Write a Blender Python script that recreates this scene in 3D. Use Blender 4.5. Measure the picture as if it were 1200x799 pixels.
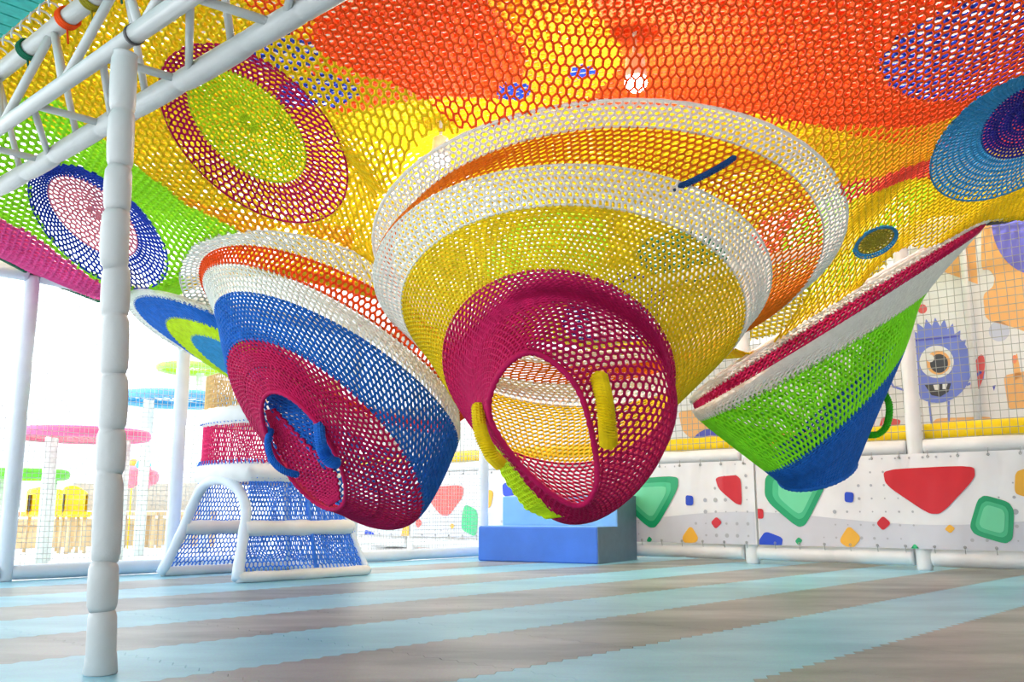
import bpy, math, random
import numpy as np
from mathutils import Vector
random.seed(7); rng = np.random.default_rng(7)
S = bpy.context.scene
for o in list(bpy.data.objects): bpy.data.objects.remove(o)

# ------------------------------------------------------------------ camera, sky, exposure
F, CX, CY, H = 1100.0, 600.0, 399.5, 0.45          # focal length in pixels of a 1200 px wide frame, camera height
PITCH = math.atan(200 / F)
cam = bpy.data.cameras.new('camera'); cam.sensor_width = 36; cam.lens = 36 * F / 1200; cam.clip_end = 200
co = bpy.data.objects.new('camera', cam); S.collection.objects.link(co)
co.location = (0, 0, H); co.rotation_euler = (math.pi / 2 + PITCH, 0, 0); S.camera = co
W = bpy.data.worlds.new('sky'); S.world = W; W.use_nodes = True
bg = W.node_tree.nodes['Background']; bg.inputs[0].default_value = (0.89, 0.95, 1.0, 1); bg.inputs[1].default_value = 2.5
S.view_settings.view_transform = 'Standard'; S.view_settings.look = 'None'
S.view_settings.gamma = 1; S.view_settings.use_curve_mapping = False; S.view_settings.exposure = 0.48

# ------------------------------------------------------------------ geometry of the place
cp, sp = math.cos(PITCH), math.sin(PITCH)
def P(px, py, d):
    """point of the place seen at a spot of the photograph, d metres in front"""
    x = (px - CX) / F; y = (CY - py) / F
    s = d / (cp - y * sp)
    return np.array([x * s, d, H + (sp + y * cp) * s])
TH = math.radians(41.8)                               # the room stands turned against the camera
U = np.array([math.sin(TH), math.cos(TH), 0.0]); V = np.array([-math.cos(TH), math.sin(TH), 0.0]); Z = np.array([0, 0, 1.0])
def R(u, v, z=0.0): return u * U + v * V + z * Z
def on_plane(px, py, n, c):
    """where the sight line meets the upright plane n.x = c"""
    a = P(px, py, 1.0); o = np.array([0, 0, H]); dr = a - o
    return o + dr * ((c - o @ n) / (dr @ n))

# ------------------------------------------------------------------ materials
MATS = {}
def mat(name, col, rough=0.6, var=0.08, scale=30, bump=0.0, bscale=80, emit=None, spec=0.4):
    if name in MATS: return MATS[name]
    m = bpy.data.materials.new(name); m.use_nodes = True; nt = m.node_tree; b = nt.nodes['Principled BSDF']
    b.inputs['Roughness'].default_value = rough; b.inputs['Specular IOR Level'].default_value = spec
    tc = nt.nodes.new('ShaderNodeTexCoord')
    no = nt.nodes.new('ShaderNodeTexNoise'); no.inputs['Scale'].default_value = scale; no.inputs['Detail'].default_value = 3
    nt.links.new(tc.outputs['Object'], no.inputs['Vector'])
    rp = nt.nodes.new('ShaderNodeValToRGB'); rp.color_ramp.elements[0].position = 0.3; rp.color_ramp.elements[1].position = 0.7
    lo = [max(0, c * (1 - var * 1.6)) for c in col]; hi = [min(1, c * (1 + var)) for c in col]
    rp.color_ramp.elements[0].color = (*lo, 1); rp.color_ramp.elements[1].color = (*hi, 1)
    nt.links.new(no.outputs['Fac'], rp.inputs['Fac']); nt.links.new(rp.outputs['Color'], b.inputs['Base Color'])
    if bump:
        n2 = nt.nodes.new('ShaderNodeTexNoise'); n2.inputs['Scale'].default_value = bscale; n2.inputs['Detail'].default_value = 4
        nt.links.new(tc.outputs['Object'], n2.inputs['Vector'])
        bp = nt.nodes.new('ShaderNodeBump'); bp.inputs['Strength'].default_value = bump; bp.inputs['Distance'].default_value = 0.01
        nt.links.new(n2.outputs['Fac'], bp.inputs['Height']); nt.links.new(bp.outputs['Normal'], b.inputs['Normal'])
    if emit: b.inputs['Emission Color'].default_value = (*col, 1); b.inputs['Emission Strength'].default_value = emit
    MATS[name] = m; return m
def srgb(r, g, b): return tuple(((c / 255 + .055) / 1.055) ** 2.4 if c > 10 else c / 255 / 12.92 for c in (r, g, b))
def yarn(name, rgb): return mat('yarn_' + name, srgb(*rgb), 0.75, 0.04 if name == 'white' else 0.10, 22, spec=0.25)
Y = dict(orange=yarn('orange', (246, 84, 18)), yellow=yarn('yellow', (240, 206, 10)), amber=yarn('amber', (248, 172, 18)), coral=yarn('coral', (240, 84, 62)),
         lime=yarn('lime', (168, 255, 40)), magenta=yarn('magenta', (240, 84, 160)), crimson=yarn('crimson', (186, 14, 84)), white=yarn('white', (232, 237, 230)),
         mustard=yarn('mustard', (224, 196, 8)), brown=yarn('brown', (226, 122, 14)), blue=yarn('blue', (24, 104, 200)), royal=yarn('royal', (24, 66, 190)),
         navy=yarn('navy', (22, 26, 140)), pink=yarn('pink', (255, 150, 168)), chartreuse=yarn('chartreuse', (196, 232, 22)), sky=yarn('sky', (44, 144, 200)),
         olive=yarn('olive', (150, 142, 30)), green=yarn('green', (140, 252, 40)), tan=yarn('tan', (222, 190, 130)), denim=yarn('denim', (20, 70, 130)), teal=yarn('teal', (22, 112, 84)),
         leaf=yarn('leaf', (60, 190, 30)), red=yarn('red', (226, 40, 50)), tower_blue=yarn('tower_blue', (72, 140, 246)), tower_crimson=yarn('tower_crimson', (228, 44, 112)))
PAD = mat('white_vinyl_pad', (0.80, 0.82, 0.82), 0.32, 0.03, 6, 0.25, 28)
PAD_SHADE = mat('shaded_white_vinyl_pad', (0.58, 0.61, 0.61), 0.34, 0.03, 6, 0.3, 28)  # white pad darkened: backlit shade of pole and truss put into the colour
PADB = mat('bluish_vinyl_pad', (0.72, 0.82, 0.92), 0.32, 0.03, 6, 0.25, 28)
STEEL = mat('white_painted_steel', (0.60, 0.63, 0.63), 0.3, 0.03, 10)
RING = mat('dark_steel_ring', (0.06, 0.06, 0.06), 0.4)
YPAD = mat('yellow_vinyl_pad', srgb(248, 214, 10), 0.4, 0.04, 8, 0.2, 25)
VINYL = mat('printed_vinyl', (0.80, 0.81, 0.83), 0.28, 0.05, 3)
CORD = mat('grey_net_cord', (0.36, 0.38, 0.37), 0.7); CORDW = mat('pale_net_cord', (0.58, 0.62, 0.60), 0.7)

# ------------------------------------------------------------------ mesh helpers
LOC = {}
def link(o): S.collection.objects.link(o); return o
def thing(name, loc, label, cat, group=None):
    o = bpy.data.objects.new(name, None); o.empty_display_size = .1; o.location = loc
    o['label'] = label; o['category'] = cat
    if group: o['group'] = group
    LOC[o.name] = np.array(loc, float); return link(o)
class MB:
    def __init__(s): s.v = []; s.f = []; s.n = 0
    def add(s, v, f):
        v = np.asarray(v, float); s.v.append(v); s.f += [tuple(i + s.n for i in q) for q in f]; s.n += len(v); return s
    def build(s, name, m, parent=None, smooth=True, label=None): return obj(name, np.concatenate(s.v), s.f, m, parent, smooth, label)
def root_of(o):
    while o.parent: o = o.parent
    return o
def finish(me, name, m, parent, smooth, label):
    me.materials.append(m)
    if smooth: me.polygons.foreach_set('use_smooth', np.ones(len(me.polygons), bool))
    o = bpy.data.objects.new(name, me)
    if parent: o.parent = parent
    if label: o['label'] = label
    return link(o)
def obj(name, v, f, m, parent=None, smooth=True, label=None):
    v = np.asarray(v, float)
    if parent: v = v - LOC.get(root_of(parent).name, 0)
    me = bpy.data.meshes.new(name); me.from_pydata(v.tolist(), [], [tuple(map(int, q)) for q in f]); me.update()
    return finish(me, name, m, parent, smooth, label)
def quads(name, v, q, m, parent=None, smooth=True, label=None):
    v = np.asarray(v, np.float64)
    if parent: v = v - LOC.get(root_of(parent).name, 0)
    me = bpy.data.meshes.new(name); me.vertices.add(len(v)); me.vertices.foreach_set('co', v.astype(np.float32).ravel())
    me.loops.add(q.size); me.loops.foreach_set('vertex_index', q.astype(np.int32).ravel())
    me.polygons.add(len(q)); me.polygons.foreach_set('loop_start', np.arange(0, q.size, 4, dtype=np.int32))
    me.update(calc_edges=True); return finish(me, name, m, parent, smooth, label)
def strands(a, b, r):
    """four-sided cords along many edges at once"""
    d = b - a; L = np.linalg.norm(d, axis=1, keepdims=True); d = d / np.maximum(L, 1e-6)
    ref = np.where(np.abs(d[:, 2:3]) > .8, np.array([[1., 0, 0]]), np.array([[0, 0, 1.]]))
    n = np.cross(d, ref); n /= np.linalg.norm(n, axis=1, keepdims=True); w = np.cross(d, n)
    r = np.broadcast_to(np.asarray(r, float).reshape(-1, 1), (len(a), 1))
    a = a - d * r * .6; b = b + d * r * .6
    ring = np.stack([n, w, -n, -w], 1) * r[:, None, :]
    v = np.concatenate([a[:, None] + ring, b[:, None] + ring], 1).reshape(-1, 3)
    base = (np.arange(len(a)) * 8)[:, None, None]
    q = np.array([[0, 1, 5, 4], [1, 2, 6, 5], [2, 3, 7, 6], [3, 0, 4, 7]])[None]
    return v, (base + q).reshape(-1, 4)
def sweep(path, rad, sides=10, closed=False):
    p = np.asarray(path, float); n = len(p); rad = np.broadcast_to(np.asarray(rad, float), (n,))
    t = np.roll(p, -1, 0) - np.roll(p, 1, 0) if closed else np.gradient(p, axis=0)
    t /= np.maximum(np.linalg.norm(t, axis=1, keepdims=True), 1e-9)
    ref = np.array([0, 0, 1.]) if abs(t[0][2]) < .9 else np.array([1., 0, 0])
    nn = ref - t[0] * (ref @ t[0]); nn /= np.linalg.norm(nn); vs = []
    for i in range(n):
        nn = nn - t[i] * (nn @ t[i]); nn /= np.linalg.norm(nn); bb = np.cross(t[i], nn)
        a = np.arange(sides) * 2 * math.pi / sides
        vs.append(p[i] + rad[i] * (np.cos(a)[:, None] * nn + np.sin(a)[:, None] * bb))
    v = np.concatenate(vs); f = []
    for i in range(n if closed else n - 1):
        j = (i + 1) % n
        for k in range(sides):
            l = (k + 1) % sides; f.append((i * sides + k, i * sides + l, j * sides + l, j * sides + k))
    if not closed: f.append(tuple(range(sides))[::-1]); f.append(tuple((n - 1) * sides + k for k in range(sides)))
    return v, f
def pipe(a, b, r, sides=10): return sweep([a, b], r, sides)
def padded(a, b, r, seam=.5, pinch=.12, wob=.05, sides=14, jit=.15, taper=0):
    """foam-wrapped pole: sleeves that bulge between pinched seams"""
    a = np.asarray(a, float); b = np.asarray(b, float); L = np.linalg.norm(b - a); n = max(1, round(L / seam))
    cuts = np.linspace(0, L, n + 1); cuts[1:-1] += rng.uniform(-jit, jit, n - 1) * seam
    pts, rr = [], []
    d = (b - a) / L; ref = np.cross(d, [0.3, .5, .81]); ref /= np.linalg.norm(ref); ref2 = np.cross(d, ref)
    for i in range(n):
        off = (ref * rng.normal() + ref2 * rng.normal()) * r * wob; bulge = rng.uniform(.98, 1.05)
        for s, k in ((.0, 1 - pinch), (.03, 1 - pinch * .35), (.12, 1.0), (.35, 1.03), (.65, 1.03), (.88, 1.0), (.97, 1 - pinch * .35)):
            t = cuts[i] + (cuts[i + 1] - cuts[i]) * s
            pts.append(a + d * t + off * min(1, 8 * s * (1 - s))); rr.append(r * k * bulge * (1 - taper * t / L))
    pts.append(b); rr.append(r * (1 - taper))
    return sweep(pts, rr, sides)
def boxv(c, ax, ay, az):
    c, ax, ay, az = map(np.asarray, (c, ax, ay, az))
    v = [c + i * ax + j * ay + k * az for k in (-1, 1) for j in (-1, 1) for i in (-1, 1)]
    return v, [(0, 2, 3, 1), (4, 5, 7, 6), (0, 1, 5, 4), (2, 6, 7, 3), (0, 4, 6, 2), (1, 3, 7, 5)]
def struct(o): o['kind'] = 'structure'; return o

# ------------------------------------------------------------------ room shell
CONC = mat('white_floor_outside', (0.82, 0.83, 0.83), 0.5, .03, 3)
def slab(name, u0, u1, v0, v1, z0, z1, m):
    return struct(obj(name, *boxv(R((u0 + u1) / 2, (v0 + v1) / 2, (z0 + z1) / 2), U * (u1 - u0) / 2, V * (v1 - v0) / 2, Z * (z1 - z0) / 2), m, smooth=False))
floor = slab('floor', -8, 30, -6, 32, -.4, -.016, CONC)
UM = 9.3                                                # the mural wall
wall = slab('wall_right', UM, UM + .2, -6, 32, -.016, 4.6, mat('white_mural_wall', (0.88, 0.89, 0.90), .6, .02, 2))
slab('wall_front', -8, UM, -6.2, -6, -.016, 4.6, mat('grey_wall', (0.72, 0.72, 0.72), .7, .04, 2))
slab('ceiling', -8, UM + .2, -6.2, 7.4, 4.6, 4.8, mat('grey_ceiling', (0.34, 0.34, 0.34), .8, .05, 2))

# interlocking floor mats, laid in blue and grey rows
def foam(name, c1, c2):
    m = bpy.data.materials.new(name); m.use_nodes = True; nt = m.node_tree; b = nt.nodes['Principled BSDF']
    b.inputs['Roughness'].default_value = .34; b.inputs['Specular IOR Level'].default_value = .5
    g = nt.nodes.new('ShaderNodeNewGeometry')
    n1 = nt.nodes.new('ShaderNodeTexNoise'); n1.inputs['Scale'].default_value = 1.6; n1.inputs['Detail'].default_value = 5; n1.inputs['Roughness'].default_value = .6  # broad noise also paints soft light and dark blotches into the mat colour
    mp = nt.nodes.new('ShaderNodeMapping'); mp.inputs['Rotation'].default_value = (0, 0, -(math.pi / 2 - TH)); mp.inputs['Scale'].default_value = (.6, 1.7, 1)
    nt.links.new(g.outputs['Position'], mp.inputs['Vector']); nt.links.new(mp.outputs['Vector'], n1.inputs['Vector'])
    rp = nt.nodes.new('ShaderNodeValToRGB'); rp.color_ramp.elements[0].position = .38; rp.color_ramp.elements[1].position = .62
    rp.color_ramp.elements[0].color = (*c1, 1); rp.color_ramp.elements[1].color = (*c2, 1)
    nt.links.new(n1.outputs['Fac'], rp.inputs['Fac'])
    n3 = nt.nodes.new('ShaderNodeTexNoise'); n3.inputs['Scale'].default_value = 160; n3.inputs['Detail'].default_value = 2
    nt.links.new(g.outputs['Position'], n3.inputs['Vector'])
    mx = nt.nodes.new('ShaderNodeMix'); mx.data_type = 'RGBA'; mx.blend_type = 'OVERLAY'; mx.inputs[0].default_value = .35
    nt.links.new(rp.outputs['Color'], mx.inputs[6]); nt.links.new(n3.outputs['Color'], mx.inputs[7])
    hs = nt.nodes.new('ShaderNodeHueSaturation'); hs.inputs['Saturation'].default_value = .92
    nt.links.new(mx.outputs[2], hs.inputs['Color']); nt.links.new(hs.outputs['Color'], b.inputs['Base Color'])
    wv = nt.nodes.new('ShaderNodeTexWave'); wv.inputs['Scale'].default_value = 60; nt.links.new(mp.outputs['Vector'], wv.inputs['Vector'])
    bp = nt.nodes.new('ShaderNodeBump'); bp.inputs['Strength'].default_value = .12; bp.inputs['Distance'].default_value = .002
    nt.links.new(wv.outputs['Fac'], bp.inputs['Height']); nt.links.new(bp.outputs['Normal'], b.inputs['Normal']); return m
MB_BLUE = foam('blue_foam', srgb(110, 186, 214), srgb(142, 210, 234)); MB_GREY = foam('grey_foam', srgb(112, 122, 123), srgb(160, 167, 166))
T = .605; teeth = 8
prof = [(0, 0)]
for i in range(teeth): prof += [((i + .25) / teeth, .013), ((i + .75) / teeth, -.013)]
def tile_mesh(name, m):
    pts = [(s * T, w) for s, w in prof] + [(T + w, s * T) for s, w in prof] + [((s) * T, T + w) for s, w in (prof[1:] + [(1, 0)])[::-1]] + [(w, s * T) for s, w in (prof[1:] + [(1, 0)])[::-1]]
    n = len(pts); v = [(x * U + y * V) * .997 for x, y in pts]; v = [p for p in v] + [p - Z * .0155 for p in v]
    f = [tuple(range(n))] + [(i, n + i, n + (i + 1) % n, (i + 1) % n) for i in range(n)]
    me = bpy.data.meshes.new(name); me.from_pydata([tuple(p) for p in v], [], f); me.materials.append(m); return me
tb, tg = tile_mesh('floor_mat_blue', MB_BLUE), tile_mesh('floor_mat_grey', MB_GREY)
for k in range(-2, 9):
    v0 = 1.29 + T * k
    for j in range(-2, 17):
        u0 = -.9 + T * j
        if u0 + T > 9.2 or v0 + T > 6.95: continue
        c = R(u0 + T / 2, v0 + T / 2)
        if c[1] < 1.7 or abs(c[0]) > c[1] * .62 + .6: continue
        o = bpy.data.objects.new('floor_mat', tb if k % 2 == 0 else tg); o.location = R(u0, v0, 0); o.parent = floor; link(o)

# ------------------------------------------------------------------ knitted surfaces
def lattice(fn, N, rows, r, wrap=True, jit=.05, keep=None, zz=.2):
    """honeycomb of cords over fn(s, t), s and t in 0..1"""
    M = 2 * N if wrap else 2 * N + 1
    k, i = np.meshgrid(np.arange(rows + 1), np.arange(M), indexing='ij')
    sg = np.where((k + i) % 2 == 1, zz, -zz)
    t = np.clip((k + sg + rng.normal(0, jit, k.shape) * .6) / rows, 0, 1); t[0] = 0; t[-1] = 1
    s = (i + rng.normal(0, jit, k.shape) * 1.2) / (2 * N)
    p = fn(s.ravel(), t.ravel()).reshape(rows + 1, M, 3)
    if wrap: a1, b1 = p, np.roll(p, -1, 1)
    else: a1, b1 = p[:, :-1], p[:, 1:]
    mask = ((k + i) % 2 == 1)[:-1]
    a2, b2 = p[:-1][mask], p[1:][mask]
    a = np.concatenate([a1.reshape(-1, 3), a2]); b = np.concatenate([b1.reshape(-1, 3), b2])
    if keep is not None:
        mk = keep((a + b) / 2); a, b = a[mk], b[mk]
    return a, b
def ring_pts(spec, n=64):
    """closed loop: ('e', cx, cy, a, b, rotation, depth, depth swing up-down, depth swing left-right) or ('p', left, right, front, back)"""
    th = np.linspace(0, 2 * math.pi, n, endpoint=False); c, s = np.cos(th), np.sin(th)
    if spec[0] == 'e':
        _, cx, cy, a, b, rot, d, ds, dl = spec; rr = math.radians(rot)
        return np.array([P(cx + a * ci * math.cos(rr) - b * si * math.sin(rr), cy + a * ci * math.sin(rr) + b * si * math.cos(rr), d + ds * si + dl * ci) for ci, si in zip(c, s)])
    if spec[0] == 'c':                                 # loop through given spots: right, lower right, bottom, lower left, left, upper left, top, upper right
        k = np.array([P(*q) for q in spec[1:]]); x = np.arange(n) / n * len(k); j = x.astype(int); f = (x - j)[:, None]; m = len(k)
        p0, p1, p2, p3 = k[(j - 1) % m], k[j % m], k[(j + 1) % m], k[(j + 2) % m]
        return .5 * (2 * p1 + (p2 - p0) * f + (2 * p0 - 5 * p1 + 4 * p2 - p3) * f ** 2 + (3 * p1 - p0 - 3 * p2 + p3) * f ** 3)
    L, Rr, M, B = [P(*q) for q in spec[1:]]
    C = (L + Rr) / 2; a = (Rr - L) / 2; b = M - C; bb = B - C
    return np.array([C + a * ci + (b * si if si > 0 else -bb * si) for ci, si in zip(c, s)])
class Loft:
    def __init__(s, specs): s.r = np.array([ring_pts(q) for q in specs]); s.k = len(specs)
    def __call__(s, th, t):
        """th in 0..1 around, t in 0..k-1 along"""
        n = s.r.shape[1]; x = (np.asarray(th) % 1) * n; i0 = np.floor(x).astype(int) % n; fx = (x - np.floor(x))[:, None]; i1 = (i0 + 1) % n
        t = np.clip(t, 0, s.k - 1 - 1e-6); j = np.floor(t).astype(int); ft = (t - j)[:, None]
        def g(jj):
            lo = jj < 0; hi = jj > s.k - 1; jc = np.clip(jj, 0, s.k - 1)
            p = s.r[jc, i0] * (1 - fx) + s.r[jc, i1] * fx
            q0 = s.r[0, i0] * 2 - s.r[1, i0]; q1 = s.r[-1, i0] * 2 - s.r[-2, i0]
            return np.where(lo[:, None], q0, np.where(hi[:, None], q1, p))
        p0, p1, p2, p3 = g(j - 1), g(j), g(j + 1), g(j + 2)
        return .5 * (2 * p1 + (p2 - p0) * ft + (2 * p0 - 5 * p1 + 4 * p2 - p3) * ft ** 2 + (3 * p1 - p0 - 3 * p2 + p3) * ft ** 3)
def net_bands(root, loft, bands, names=None):
    """bands: (t0, t1, colour, cell, cord radius, label)"""
    for t0, t1, col, cell, r, lab in bands:
        th = np.linspace(0, 1, 65)
        circ = np.mean([np.linalg.norm(np.diff(loft(th, np.full(65, t)), axis=0), axis=1).sum() for t in (t0, (t0 + t1) / 2, t1)])
        tt = np.linspace(t0, t1, 13)
        leng = np.mean([np.linalg.norm(np.diff(loft(np.full(13, a), tt), axis=0), axis=1).sum() for a in np.arange(0, 1, .0625)])
        N = max(12, round(circ / cell)); rows = max(2, round(leng / (cell * .92)))
        a, b = lattice(lambda s, t: loft(s, t0 + (t1 - t0) * t), N, rows, r)
        quads('net_band', *strands(a, b, r), Y[col], root, label=lab)
def edge_rope(root, loft, t, col, r, label=None, name='rope_edge'):
    p = loft(np.arange(120) / 120, np.full(120, float(t))); return obj(name, *sweep(p, r * (1 + .2 * np.sin(np.arange(120) * 2.6)), 8, True), Y[col], root, label=label)
def knit_cord(root, pts, r, col, name='handle', label=None, n=60, net=True):
    """stuffed crocheted tube along a smooth path"""
    pts = np.array([P(*q) if len(q) == 3 else q for q in pts]); k = len(pts); t = np.linspace(0, k - 1 - 1e-6, n)
    ext = np.vstack([2 * pts[0] - pts[1], pts, 2 * pts[-1] - pts[-2]]); j = t.astype(int); f = (t - j)[:, None]
    p0, p1, p2, p3 = ext[j], ext[j + 1], ext[j + 2], ext[j + 3]
    c = .5 * (2 * p1 + (p2 - p0) * f + (2 * p0 - 5 * p1 + 4 * p2 - p3) * f ** 2 + (3 * p1 - p0 - 3 * p2 + p3) * f ** 3)
    rad = np.full(n, r); rad[0] = rad[-1] = r * .5; rad[1] = rad[-2] = r * .85
    v, fc = sweep(c, rad, 12); v2 = v.reshape(n, 12, 3)
    o = MB(); sh = np.where((np.arange(n)[:, None] + np.arange(12)[None]) % 2 == 0, 1.16, .9)[..., None]
    vv = c[:, None] + (v2 - c[:, None]) * sh
    o.add(vv.reshape(-1, 3), fc); return o.build(name, Y[col], root, False, label)

# --- pods: rings from the canopy down to the mouth
POD_C = [('e', 715, 265, 278, 147, -4, 4.70, .80, 0), ('e', 712, 288, 254, 139, -4, 4.66, .84, 0), ('e', 671, 322, 233, 129, 0, 4.60, .95, 0),
         ('e', 672, 358, 202, 118, 2, 4.52, .98, 0), ('e', 655, 430, 137, 112, 14, 4.22, .72, 0), ('c', (789, 478, 4.0), (757, 562, 4.1), (690, 607, 4.2), (628, 592, 4.15), (556, 478, 4.0), (578, 385, 3.8), (655, 352, 3.65), (748, 392, 3.8)),
         ('c', (697, 525, 3.7), (697, 574, 3.75), (672, 592, 3.8), (620, 556, 3.76), (575, 492, 3.7), (584, 440, 3.6), (624, 413, 3.56), (675, 452, 3.6))]
POD_L = [('e', 385, 375, 185, 85, 22, 5.55, .55, .1), ('e', 396, 391, 180, 66, 28, 5.52, .55, .1), ('e', 388, 407, 172, 52, 31, 5.48, .6, .1),
         ('e', 394, 440, 164, 52, 32, 5.42, .6, .1), ('e', 381, 506, 148, 56, 43, 5.25, .5, .1), ('e', 366, 518, 112, 42, 50, 5.1, .35, .1), ('e', 356, 528, 79, 31, 58, 4.98, .2, .1)]
POD_S = [('e', 256, 397, 119, 30, 25, 6.0, .4, 0), ('e', 260, 401, 113, 26, 26, 5.95, .4, 0), ('e', 276, 420, 92, 22, 29, 5.9, .35, 0), ('e', 292, 434, 78, 16, 31, 5.85, .3, 0), ('e', 310, 450, 56, 10, 33, 5.8, .2, 0)]
POD_R = [('p', (812, 470, 5.4), (1165, 256, 6.3), (992, 349, 5.5), (990, 346, 5.65)), ('p', (814, 473, 5.36), (1153, 263, 6.25), (996, 355, 5.45), (992, 350, 5.75)),
         ('p', (816, 478, 5.34), (1148, 270, 6.2), (996, 371, 5.36), (990, 358, 5.95)), ('p', (821, 488, 5.3), (1088, 338, 6.1), (958, 425, 5.28), (960, 405, 6.2)),
         ('p', (892, 543, 5.36), (1062, 390, 6.0), (992, 494, 5.25), (985, 460, 6.3)), ('p', (914, 559, 5.45), (1003, 544, 5.8), (955, 572, 5.4), (960, 556, 5.95))]
LC, LL, LS, LR = Loft(POD_C), Loft(POD_L), Loft(POD_S), Loft(POD_R)

# --- canopy height over the floor plan, a thin plate through known spots (picture x, picture y, height)
ctrl = [(-250, 60, 2.5), (-120, 200, 2.2), (0, 60, 2.55), (60, 140, 2.4), (0, 230, 2.14), (0, 300, 2.09), (60, 328, 2.08), (115, 350, 2.07), (150, 352, 2.04), (150, 250, 2.16), (120, 20, 2.65),
        (250, 60, 2.5), (300, 150, 2.3), (330, 230, 2.15), (420, 60, 2.45), (420, 200, 2.2), (430, 280, 2.0), (560, 40, 2.45), (480, 130, 2.3), (800, 20, 2.5), (700, -80, 2.6), (400, -100, 2.65), (1000, -60, 2.65),
        (950, 100, 2.38), (1100, 50, 2.5), (1200, 0, 2.6), (1350, 0, 2.75), (1200, 150, 2.48), (1080, 170, 2.3), (1040, 240, 2.18), (1140, 235, 2.36), (1240, 215, 2.6), (1400, 130, 2.8), (1050, 300, 2.05), (205, 300, 2.08), (160, 190, 2.22)]
pts = []
for px, py, z in ctrl:
    a = P(px, py, 1.0); pts.append(P(px, py, (z - H) / (a[2] - H)))
pts += list(LC.r[0][::6]) + [p for p in LL.r[0][30::3] if p[0] < -.35] + [LR.r[0][i] for i in (4, 10, 16, 22)] + [LS.r[0][i] for i in (32, 40)]
pts = np.array(pts)
def tps(r2): return np.where(r2 > 1e-12, .5 * r2 * np.log(np.maximum(r2, 1e-12)), 0)
n = len(pts); K = tps(((pts[:, None, :2] - pts[None, :, :2]) ** 2).sum(-1)) + np.eye(n) * .012
A = np.zeros((n + 3, n + 3)); A[:n, :n] = K; A[:n, n] = 1; A[:n, n + 1:] = pts[:, :2]; A[n:, :n] = A[:n, n:].T
wgt = np.linalg.solve(A, np.concatenate([pts[:, 2], [0, 0, 0]]))
def canopy_z(x, y):
    r2 = (np.asarray(x)[..., None] - pts[:, 0]) ** 2 + (np.asarray(y)[..., None] - pts[:, 1]) ** 2
    return tps(r2) @ wgt[:n] + wgt[n] + wgt[n + 1] * x + wgt[n + 2] * y
def trace(px, py):
    """the spot of the canopy seen at a spot of the photograph"""
    d = np.linspace(2.0, 9.0, 351); a = P(px, py, 1.0); x = a[0] * d; z = H + (a[2] - H) * d
    g = z - canopy_z(x, d); i = np.argmax(g > 0) if (g > 0).any() else len(d) - 1
    if i: t = -g[i - 1] / (g[i] - g[i - 1] + 1e-9); dd = d[i - 1] + t * (d[1] - d[0])
    else: dd = d[0]
    return P(px, py, float(np.clip(dd, 2, 9)))
def inside(poly, q):
    poly = np.asarray(poly)[:, :2]; x, y = q[:, 0], q[:, 1]; c = np.zeros(len(q), bool); j = len(poly) - 1
    for i in range(len(poly)):
        xi, yi = poly[i]; xj, yj = poly[j]
        c ^= ((yi > y) != (yj > y)) & (x < (xj - xi) * (y - yi) / (yj - yi + 1e-12) + xi); j = i
    return c
def ell(cx, cy, a, b, rot, n=48):
    rr = math.radians(rot); th = np.linspace(0, 2 * math.pi, n, endpoint=False)
    return [(cx + a * math.cos(t) * math.cos(rr) - b * math.sin(t) * math.sin(rr), cy + a * math.cos(t) * math.sin(rr) + b * math.sin(t) * math.cos(rr)) for t in th]
def plan(pix): return np.array([trace(*q) for q in pix])

PATCHES = [('crimson', 'chartreuse', (297, 155, 132, 76, 42), (289, 158, 84, 45, 42), 'round canopy window, yellow-green centre in a crimson ring above the yellow net'),
           ('royal', 'pink', (115, 264, 98, 50, 40), (108, 263, 64, 30, 40), 'round canopy window, pink centre in a dark blue ring behind the front pole'),
           ('sky', 'navy', (1186, 158, 108, 58, -33), (1206, 150, 62, 34, -33), 'round canopy window, navy centre in a light blue ring at right edge'),
           ('sky', 'olive', (1026, 283, 28, 15, -28), (1026, 283, 23, 11, -28), 'small olive oval canopy window with a thin blue edge')]
patch_plan = [plan(ell(*q[2])) for q in PATCHES]
holes = [LC.r[0], LL.r[0], LS.r[0]] + patch_plan
outer = np.array([P(-420, 60, 4.2), P(-160, 240, 5.2), trace(0, 300), trace(60, 330), trace(115, 351), trace(150, 354), P(240, 385, 6.6), P(420, 400, 6.5), P(620, 400, 6.4), P(780, 405, 6.1), LR.r[0][14], LR.r[0][10], LR.r[0][5],
                  LR.r[0][1], P(1215, 244, 6.6), P(1420, 150, 6.6), P(1700, 0, 5.6), (3.2, 2.2, 0), (-3.0, 2.2, 0)])
REG = [('magenta', plan([(-160, 190), (0, 254), (60, 290), (122, 333), (128, 356), (60, 345), (0, 325), (-160, 250)]), 'magenta net panel along the left edge'),
       ('lime', plan([(-160, 60), (0, 118), (70, 118), (100, 147), (160, 192), (215, 238), (285, 272), (235, 300), (216, 340), (245, 400), (150, 400), (120, 340), (60, 292), (0, 256), (-160, 200)]), 'bright green net panel at left'),
       ('orange', plan([(265, -60), (285, 2), (345, 44), (430, 92), (545, 155), (640, 200), (900, 190), (905, 152), (1000, 146), (1110, 140), (1250, 110), (1400, 60), (1500, -150), (265, -150)]), 'orange net panel across the top'),
       ('coral', plan([(900, 262), (1000, 208), (1100, 185), (1150, 180), (1150, 200), (1097, 213), (1010, 228), (900, 285)]), 'coral stripe in the canopy at right'),
       ('amber', plan([(800, 190), (905, 150), (1000, 145), (1112, 138), (1112, 185), (1000, 210), (900, 262), (800, 262)]), 'amber net panel under the orange one'),
       ('amber', plan([(150, 190), (215, 232), (330, 262), (415, 268), (405, 290), (285, 272), (200, 230)]), 'amber net panel beside the green one')]
canopy = thing('net_canopy', (0, 4.2, 2.2), 'large crocheted overhead net in orange, yellow and green panels', 'net')
cell = .040
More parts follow.
